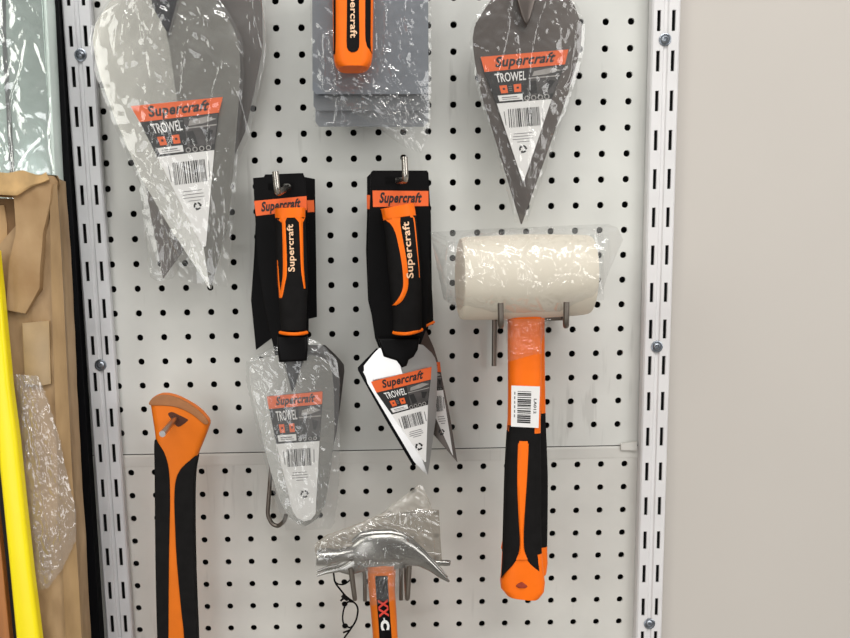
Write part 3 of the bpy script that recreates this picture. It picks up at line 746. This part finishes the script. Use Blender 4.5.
g1.ribbon(bm, [(.44,-1,-.24),(.455,-1,-.30),(.60,-1,-.28),(.74,-1,-.16),(.80,-1,-.10),(.85,-1,-.16),(.885,-1,-.42),(.915,-1,-.80),(.934,-1,-.98)], 0, e=.0011, cols=8)
g1.ribbon(bm, [(.44,.26,1),(.455,.33,1),(.60,.24,1),(.74,.12,1),(.80,.10,1),(.85,.16,1),(.88,.34,1),(.905,.66,1),(.925,.97,1)], 0, e=.0011, cols=8)
obj('grip_panel', bm, BLK, h1, label='black rubber panels on both sides of the orange stripe')
bm = NB()
g1.ribbon(bm, [(.448,-.08,.12),(.452,-.24,.28),(.460,-.30,.33),(.60,-.28,.24),(.74,-.16,.12),(.80,-.10,.10),(.84,-.14,.14),(.87,-.3,.3)], 0, e=.0018, cols=4)
obj('orange_stripe', bm, ORG, h1, label='orange stripe down the middle of the grip')
bm = NB()
g1.ribbon(bm, [(.950,-.05,.0),(.956,-.20,.10),(.965,-.30,.24),(.972,-.18,.14)], 0, e=.0012, cols=4)
obj('hang_hole', bm, mat('hole_shadow', (150,50,20), .7), h1, label='small dark hole near the end of the grip')
# sticker
bm = NB(); q = [(511.5,385.5),(540,386.5),(538.5,428),(511,426.5)]; ds = .1545
quad(bm, q, ds, 0); rng = random.Random(3); v = .13
while v < .88:
    hgt = rng.choice((.012,.02,.035)); quad(bm, sub(q, .22, v, .70, min(.9, v+hgt)), ds+.0002, 1); v += hgt+rng.choice((.012,.018,.03))
text_on(bm, 'LA012', lambda a, b: W(*bil(q, .90-.10*b, .30+.36*a), ds+.0002), 1, .02)
for k in range(6): quad(bm, sub(q, .10, .15+.11*k, .14, .22+.11*k), ds+.0002, 2)
obj('barcode_sticker', bm, [LWHT, LBLK, LTXT], t1, smooth=False, label='white barcode sticker on the neck')
# bag: over the head, gathered round the neck
bag(t1, [(430,232),(455,231),(480,229),(510,228),(545,226.5),(580,225),(608,224),(618,228),(623,240)],
        [(436,262),(444,300),(462,311),(490,316.5),(523,317),(560,315),(592,303),(603,290),(607,276)], .166, FILMX, .026, .008, 51, cr=40, folds=[((462,278),(488,272),.002),((490,268),(530,318),.002),((520,262),(526,296),.002),((526,268),(540,280)),((560,266),(578,288),.002),((578,288),(592,272)),((458,300),(470,270)),((548,280),(570,276)),((600,232),(590,248)),((470,240),(455,262))], name='hanging_bag', n=60, mcol=30, edge=-.02)
bag(t1, [(505,319),(505.5,330),(507,345),(507,362)], [(552,319),(545,332),(541,345),(542,353)], .157, FILMX, .005, .007, 52, cr=24, ang=80, n=24, mcol=16, name='bag_neck', label='bag gathered round the orange neck', freq=120)

def prong(label, tip_top, tip_bot, d, root, leg, legx, r=.0026, m=WIRE, group=None):
    """upturned tip, rod back to the board, wire leg down the board"""
    a, b, c = W(*tip_top, d), W(*tip_bot, d), W(*root, .0066)
    l1 = W(legx, leg, .0066); pts = [a, b, c, Vector((l1.x, c.y, c.z)), l1]
    return hook(label, pts, r, m, group, 'wire_hook', .007)
prong('upturned wire hook prong under the left of the white mallet head', (500.5,303), (501,326), .190, (499,318), 366, 494, group='wire hooks under the mallets')
prong('upturned wire hook prong under the right of the white mallet head', (566.5,302), (566,326), .190, (565,318), 360, 536, group='wire hooks under the mallets')

# ================================================================== claw hammers
def hammer(label, dc, mirror, sx, pts_poll, pts_claw, thick, handle, hwid):
    t = thing('claw_hammer', label, 'hammer', W(handle[-1][0], handle[-1][1], dc), 'claw hammers')
    # poll: a turned face and neck
    bm = NB(); rings = []
    for (x, y, r) in pts_poll:
        c = W(x, y, dc); rr = r*MPX(dc)
        rings.append([bm.verts.new(c+Vector((0.10*math.cos(k*math.pi/12)*rr, -math.sin(k*math.pi/12)*rr, math.cos(k*math.pi/12)*rr))) for k in range(24)])
    for i in range(len(rings)-1):
        for k in range(24): bm.faces.new((rings[i][k], rings[i][(k+1)%24], rings[i+1][(k+1)%24], rings[i+1][k]))
    bm.faces.new(rings[0]); bm.faces.new(rings[-1])
    # body and claw: stations (top, bottom, half thickness, split half gap)
    def run(side):
        rs = []
        for (tx, ty, bx, by, h, gap) in pts_claw:
            T, Bm = W(tx, ty, dc), W(bx, by, dc)
            y0, y1 = (dc+gap, dc+h) if side > 0 else (dc-gap, dc-h)
            ring = []
            for k in range(16):
                g = 2*math.pi*k/16; cu, su = math.cos(g), math.sin(g)
                e = 0.62; u = math.copysign(abs(cu)**e, cu)*.5+.5; v = math.copysign(abs(su)**e, su)*.5+.5
                p = T.lerp(Bm, u); ring.append(bm.verts.new((p.x, -(y0+(y1-y0)*v), p.z)))
            rs.append(ring)
        for i in range(len(rs)-1):
            for k in range(16): bm.faces.new((rs[i][k], rs[i][(k+1)%16], rs[i+1][(k+1)%16], rs[i+1][k]))
        bm.faces.new(rs[0]); bm.faces.new(rs[-1])
    run(1); run(-1)
    bmesh.ops.recalc_face_normals(bm, faces=bm.faces)
    obj('hammer_head', bm, HAMS, t)
    g = Grip(handle, hwid, dc, .012, 3.0); bm = NB(); g.body(bm); h = obj('handle', bm, ORGD, t)
    return t, g, h
pollr = [(316.5,557.5,7.0),(317,557.5,8.3),(319,557.3,9),(330,556.8,9),(333,556.4,8.2),(337,556.2,7.4),(346,554.5,7.4),(356,552.5,8.4),(364,550.5,10)]
claw = [(352,541,354,563,.011,.0),(361,533.5,364,564.5,.0135,.0),(375,531.3,376,565,.0145,.0),(390,531,390,564,.0145,.0),(402,533.5,400,562.5,.0135,.0005),(413,540,409,563,.013,.0015),(424,550,418,564,.0125,.003),(434,561,429,569,.0115,.0045),(442,570,438.5,575.5,.0105,.006),(449,578.5,447.5,580,.009,.0068)]
tB, gB, hB = hammer('bagged claw hammer behind the other, its claw tips pointing left', .068, True, 1,
    [(450.5,563,1.6),(450,563,2.8),(447,563,3.3),(436,562.6,3.2),(425,562.5,3.4),(414,561,4.5),(402,558,6)],
    [(404,546,404,566,.010,0),(392,543,392,568,.012,0),(378,543,378,568,.012,0),(366,546,366,569,.011,.001),(356,552,357,571.5,.011,.002),(347,560,349,573,.010,.004),(338,565.5,339.5,570,.010,.005),(327,568,327.5,571.6,.0095,.006),(316.5,572.5,317.5,574.5,.008,.0065)], .02,
    [(385,565),(385,590),(387,625),(388,700)], [11,10,10,11])
tA, gA, hA = hammer('bagged claw hammer with orange and black handle, claw pointing right', .122, False, 1, pollr, claw, .02,
    [(381,562),(381,580),(383,608),(385.5,640),(389,700)], [13.2,13.2,12.6,12.4,13])
bm = NB()
gA.ribbon(bm, [(.10,-.44,.52),(.4,-.46,.52),(.7,-.5,.5),(1,-.5,.5)], 0, e=.0010, cols=4)
obj('grip_panel', bm, CARD, hA, label='black strip down the middle of the handle')
bm = NB(); gA.text(bm, 'XX', .27, .40, .42, -.36, 0, e=.0016, bold=.04); gA.text(bm, 'C', .42, .495, .40, -.30, 1, e=.0016, bold=.07)
gA.ribbon(bm, [(.405,-.08,.12),(.425,-.08,.12)], 1, e=.0016, cols=2)
obj('lettering', bm, [RED, LWHT], hA, smooth=False, label='red and white lettering down the handle')
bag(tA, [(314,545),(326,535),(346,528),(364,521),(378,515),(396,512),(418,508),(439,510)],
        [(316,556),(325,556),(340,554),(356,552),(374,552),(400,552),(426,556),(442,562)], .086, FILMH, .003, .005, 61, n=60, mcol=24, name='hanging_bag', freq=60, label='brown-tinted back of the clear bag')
bag(tA, [(314,545),(326,536),(346,529),(364,523),(378,517),(396,513),(418,509),(439,511)],
        [(315,567),(325,568),(340,566),(356,570),(374,574),(400,570),(426,562),(441,566)], .143, FILMX, .004, .006, 64, cr=24, ang=20, n=60, mcol=24, name='bag_front', freq=60)
bag(tB, [(372,518),(385,511),(404,496),(419,484.5)], [(388,517),(410,513),(434,513),(432,506)][:3]+[(424,487)], .100, FILMK, .003, .005, 63, n=30, mcol=16, name='hanging_bag', label='lighter folded-up corner of the bag', freq=60)
bag(tA, [(356,562),(361,575),(366,590),(372,606)], [(404,562),(402,575),(398,590),(394,600)], .139, FILMX, .003, .006, 62, cr=20, ang=80, n=24, mcol=16, name='bag_neck', label='film bunched round the top of the handle', freq=130)
prong('upturned wire hook prong left of the claw hammer handle', (350.5,568), (355,600), .197, (352,570), 601, 365, .0022, group='wire hooks under the hammers')
prong('upturned wire hook prong right of the claw hammer handle', (409.5,566), (407.5,600), .197, (405,556), 600, 401, .0022, group='wire hooks under the hammers')
# cable tie
bm = NB(); z = lambda pts, d: [W(300+x/7.083, 560+y/7.083, d) for x, y in smooth_pts(pts, 6)]
tube(bm, z([(235,70),(240,110),(250,160),(290,215),(330,262),(375,295),(400,320),(410,360),(395,430),(355,495),(310,560),(280,640)], .045), .0010, 8)
tube(bm, z([(247,150),(270,170),(310,172),(350,145),(375,95)], .046), .0008, 8)
tube(bm, z([(360,290),(330,270),(305,275),(288,290)], .047), .0011, 8)
tube(bm, z([(380,298),(335,300),(310,350),(302,410),(312,455),(350,478),(375,465)], .044), .0009, 8)
tube(bm, z([(355,497),(330,505),(305,515)], .046), .0010, 8)
tube(bm, z([(300,250),(340,280)], .047), .0024, 8)
tag(obj('hanging_cable_tie', bm, BLK), 'knotted thin black cable tie dangling below the hammer claw', 'cable tie')

# ================================================================== axe handle
t = thing('axe_handle', 'orange and black axe handle hanging upside down on a peg at lower left', 'axe handle', W(178,700,.05))
out = smooth_pts([(149.5,404),(151,399),(157,395.5),(164,394.5),(174,396.5),(186,402),(197,409),(205,417),(208.5,423),(207,430),(202,443),(196.5,457),(194,470),(192.8,496),(193,546),(194.5,600),(196,640),(198,720)], 4) + smooth_pts([(161,720),(157.8,640),(156,570),(155.2,504),(155,470),(154.8,441),(152,420)], 4)
# hole through the butt: a rounded triangle
hole = [(168,414),(172,412),(179,415),(187,419),(187.5,421),(180,426.5),(176,425.5),(172,420)]
bm = NB(); prism(bm, out, .053, .072, 0, .0055, None, 0)
body = obj('handle', bm, ORGD, t, auto=50)
bm = NB(); prism(bm, smooth_pts([(149.3,405),(150.6,400),(156.5,396.2),(164,395),(174,397),(186,402.4),(196.5,409.4),(204.5,417.2),(208.2,423.5),(204,424),(195,416.5),(185,410.5),(173,406.5),(160,405.5)], 3, True), .0525, .0728, 0, .0004)
obj('butt_edge', bm, ORGB, body, label='brown edge along the butt')
bm = NB(); prism(bm, smooth_pts([(154.2,441),(159,445),(164.5,454),(168,466),(169.4,480),(169.8,505),(168.8,560),(168.2,640),(168.2,720),(160.5,720),(157,640),(155.3,570),(154.6,504),(154.3,470)], 4, True), .054, .0736, 0, .0012)
obj('grip_panel', bm, BLK, body, label='black rubber panel on the left of the orange stripe')
bm = NB(); prism(bm, smooth_pts([(196.6,456.5),(188,462),(180,470),(175.5,481),(174.2,497),(174.6,520),(176.5,560),(181,610),(184,640),(187,720),(198.5,720),(196.8,640),(195.2,600),(193.6,546),(193.3,496),(194.4,472)], 4, True), .054, .0736, 0, .0012)
obj('grip_panel', bm, BLK, body, label='black rubber panel on the right of the orange stripe')
bm = NB(); prism(bm, smooth_pts(hole, 3, True), .071, .0722, 0)
obj('hang_hole', bm, mat('axe_hole_shadow', (74,34,14), .8), body, label='dark hanging hole in the butt')
hook('straight steel peg through the hole of the axe handle', [W(175,419,.0726), W(162.3,434,.125)], .0031, STEELB)

# ================================================================== other hooks
hook('upturned chrome peg holding the round-nosed trowel card', [hole_u(7,7).lerp(W(289,186.5,.064), 0), W(288.5,187,.0635), W(277.5,193.5,.105), W(275.3,171.5,.105)], .0030, CHROME, 'trowel pegs')
hook('upturned chrome peg holding the pointed trowel card', [hole_u(12,7), W(397.5,180.5,.0635), W(405.5,180.5,.105), W(404.5,157,.105)], .0030, CHROME, 'trowel pegs')
hook('bent dark flat wire hook hanging below the left edge of the round-nosed trowel', [W(272.5,455,.018), W(270.5,475,.018), W(267.5,515,.018), W(272,524,.019), W(278,526.5,.021), W(284.5,521,.026), W(286,515,.030)], .0023, WIRE, None, 'hanging_hook', .008)

# ================================================================== goods at the left edge
# wrapped silver panel
p = thing('wrapped_panel', 'film-wrapped silvery panel standing behind the torn carton', 'panel', W(20,300,.03))
bm = NB(); prism(bm, [(-60,-60),(38,-60),(43,0),(53,172),(62,330),(-60,330)], .022, .050, 0, .002)
obj('board', bm, FOIL, p)
bm = NB(); prism(bm, [(2.2,-60),(4.6,-60),(5.2,30),(14,172),(22,330),(18,330),(9.8,172),(1.5,30)], .050, .0515, 0)
obj('edge_strip', bm, GREYE, p, label='dark grey strip running down the panel')
bm = NB(); prism(bm, [(38.5,-60),(42,-60),(46.5,0),(55,172),(64,330),(61,330),(52,172),(43,0)], .018, .051, 0, .003)
obj('corner_strip', bm, mat('pale_edge', (214,226,220), .3), p, label='pale corner edge of the panel')
bag(p, [(-60,-60),(-60,60),(-60,170),(-60,330)], [(40,-60),(45,0),(54,172),(64,330)], .054, FILMS, .001, .005, 71, name='stretch_film', freq=45, cr=90, ang=55)
# long carton
c = thing('carton', 'long torn brown cardboard carton standing at the left edge', 'carton', W(60,700,.07))
def carton_sheet(outline_l, outline_r, d, wob, seed, n=60, mcol=16, back=None, fine=0.0):
    lo, ro = resample(outline_l, n), resample(outline_r, n); bm = NB(); g = []
    for i, (a, b) in enumerate(zip(lo, ro)):
        row = []
        for j in range(mcol+1):
            u = j/mcol; q = lerp2(a, b, u); s = Vector((q[0]/22, seed, q[1]/60))
            rd = .012*max(0, (u-.86)/.14)**2
            row.append(bm.verts.new(W(*q, d + wob*noise.noise(s)+wob*.5*noise.noise(s*2.7) - fine*abs(noise.noise(Vector((q[0]/9, seed+5, q[1]/30)))) - rd)))
        g.append(row)
    for i in range(n-1):
        for j in range(mcol): bm.faces.new((g[i][j], g[i+1][j], g[i+1][j+1], g[i][j+1]))
    # side and back
    bk = [bm.verts.new((r[-1].co.x, -(back or d-.05), r[-1].co.z)) for r in g]; b0 = [bm.verts.new((r[0].co.x, -(back or d-.05), r[0].co.z)) for r in g]
    for i in range(n-1):
        bm.faces.new((g[i][-1], g[i+1][-1], bk[i+1], bk[i])); bm.faces.new((b0[i], b0[i+1], g[i+1][0], g[i][0]))
    for j in range(mcol): pass
    bm.faces.new(list(g[0][::-1])+[b0[0], bk[0]])
    return bm
obj('front_panel', carton_sheet([(-40,290),(-20,300),(2,300),(4,340),(8,380),(14,420),(25,540),(36,640),(42,720),(75,1250),(112,2010)], [(57,178),(61,230),(65,300),(69,380),(73.5,470),(79,560),(83.5,640),(88,720),(118,1250),(158,2000)], .100, .0035, 1, back=.056, n=260, fine=.0016), CARDB, c, auto=30)
obj('carton_flap', carton_sheet([(-30,172),(-4,172),(6,178),(14,200),(16,232),(9,262),(6,310)], [(58,176),(62,184),(55,210),(47,235),(44,270),(44,290),(28,314)], .107, .003, 5, n=26, back=.1005, fine=.0022), mat('carton_flap_board', (168,138,100), .75, var=.14, scale=26, bump=.25, bscale=60, rgb2=(146,114,76)), c, auto=30, label='torn creased flap folded over the top')
obj('torn_edge', carton_sheet([(-30,170),(8,173),(22,170),(40,176),(46,172)], [(-30,196),(0,197),(18,198),(32,188),(50,181)], .1105, .003, 8, n=26, mcol=10, back=.1085), mat('torn_board', (186,152,104), .8, var=.2, scale=60, bump=.3, bscale=80), c, auto=30, label='ragged torn strip along the top')
bm = NB(); prism(bm, [(-40,196),(15,199),(17,240),(10,262),(4,300),(-40,310)], .060, .094, 0)
obj('inner_lining', bm, CARDI, c, smooth=False, label='darker inside seen through the tear')
obj('inner_board', carton_sheet([(-40,206),(-40,300)], [(9,205),(12,222)] + [(13,250),(6,292)], .0965, .002, 9, n=20, mcol=10, back=.0942), mat('inner_carton_board', (176,142,100), .75, var=.1, scale=30), c)
obj('side_panel', carton_sheet([(50,184),(50,230),(52,310),(55,400),(58,470),(62,560),(66,640),(71,720)], [(58,184),(61.5,230),(65.5,300),(69.5,380),(74,470),(79.5,560),(84,640),(88.5,720)], .1040, .002, 14, n=90, mcol=8, back=.1000), mat('carton_side_board', (158,128,88), .6, var=.12, scale=50, bump=.4, bscale=60, rgb2=(132,104,68), stretch=(1,1,.3)), c, auto=30, label='darker folded edge of the carton')
bm = NB(); prism(bm, [(22,323),(49,321),(51,384),(40,386),(25,384)], .0970, .1046, 0, .0004); obj('tape_strip', bm, CARDT, c, label='glossy strip of brown tape')
bag(c, [(14,374),(17,400),(18,430),(20,470),(22,510),(27,545),(33,575),(38,590)], [(38,376),(48,400),(60,440),(66,470),(76,510),(76,540),(62,570),(48,588)], .106, FILMC, .003, .008, 81, name='plastic_film', cr=36, ang=70, freq=80, label='crumpled clear film stuck to the carton')
# yellow bar and brown board in front of the carton
bm = NB(); prism(bm, [(-22,250),(-4,250),(0.5,292),(9.4,386),(16.5,440),(23.3,506),(31,575),(38.9,638),(49,720),(25,720),(15.5,638),(8,560),(-1,470),(-10,380)], .112, .126, 0, .004)
tag(obj('yellow_bar', bm, YEL), 'long bright yellow bar leaning in front of the carton', 'bar')
bm = NB(); prism(bm, [(-60,470),(-8,470),(0,540),(10,640),(16,720),(-60,720)], .100, .111, 0, .001)
tag(obj('wooden_board', bm, WOOD), 'brown wooden board left of the yellow bar, at the bottom corner', 'board')

# ------------------------------------------------------------------ light
def area(name, loc, target, sx, sy, power, col=(1,1,1)):
    l = bpy.data.lights.new(name, 'AREA'); l.shape = 'RECTANGLE'; l.size = sx; l.size_y = sy; l.energy = power; l.color = col
    o = bpy.data.objects.new(name, l); COL.objects.link(o); o.location = loc
    o.rotation_euler = (Vector(target)-Vector(loc)).to_track_quat('-Z', 'Y').to_euler(); return o
area('ceiling_tube_light', (0.5, -1.3, 3.0), (0.4, -0.2, 0.8), 2.6, 0.16, 17, (1,.985,.96))
area('ceiling_tube_light', (0.7, -2.6, 3.7), (0.4, 0, 1.0), 2.6, 0.2, 40, (1,.985,.96))
area('aisle_light', (2.4, -2.2, 1.9), (0.4, 0, 1.1), 1.4, 1.4, 27, (1,.99,.97))
area('blade_reflection_fill', (-1.25, -1.8, 1.95), (0, 0, 1.5), 0.7, 1.2, 13, (1,1,.94))  # added unseen light, reflected by the big trowel's left facet
area('blade_reflection_fill', (-0.62, -3.0, 0.8), (-0.2, 0, 1.0), 0.7, 1.5, 12, (.98,.99,1))  # added unseen light that whitens the pointed trowel's left facet
w = bpy.data.worlds.new('shop_surroundings'); SC.world = w; w.use_nodes = True
nt = w.node_tree; bg = nt.nodes['Background']; tc = nt.nodes.new('ShaderNodeTexCoord')
sp = nt.nodes.new('ShaderNodeSeparateXYZ'); nt.links.new(tc.outputs['Generated'], sp.inputs[0])
mr = nt.nodes.new('ShaderNodeMapRange'); mr.inputs['From Min'].default_value = -1; mr.inputs['From Max'].default_value = 1
nt.links.new(sp.outputs['Z'], mr.inputs['Value'])
rp = nt.nodes.new('ShaderNodeValToRGB'); rp.color_ramp.elements[0].color = (.40,.385,.36,1); rp.color_ramp.elements[1].color = (1.0,1.0,.98,1)
rp.color_ramp.elements[0].position = .57; rp.color_ramp.elements[1].position = .90
nt.links.new(mr.outputs['Result'], rp.inputs['Fac']); nt.links.new(rp.outputs['Color'], bg.inputs['Color'])
bg.inputs['Strength'].default_value = 0.60
SC.view_settings.view_transform = 'Standard'
SC.view_settings.exposure = 0.0
SC.cycles.transparent_max_bounces = 24
SC.cycles.max_bounces = 8
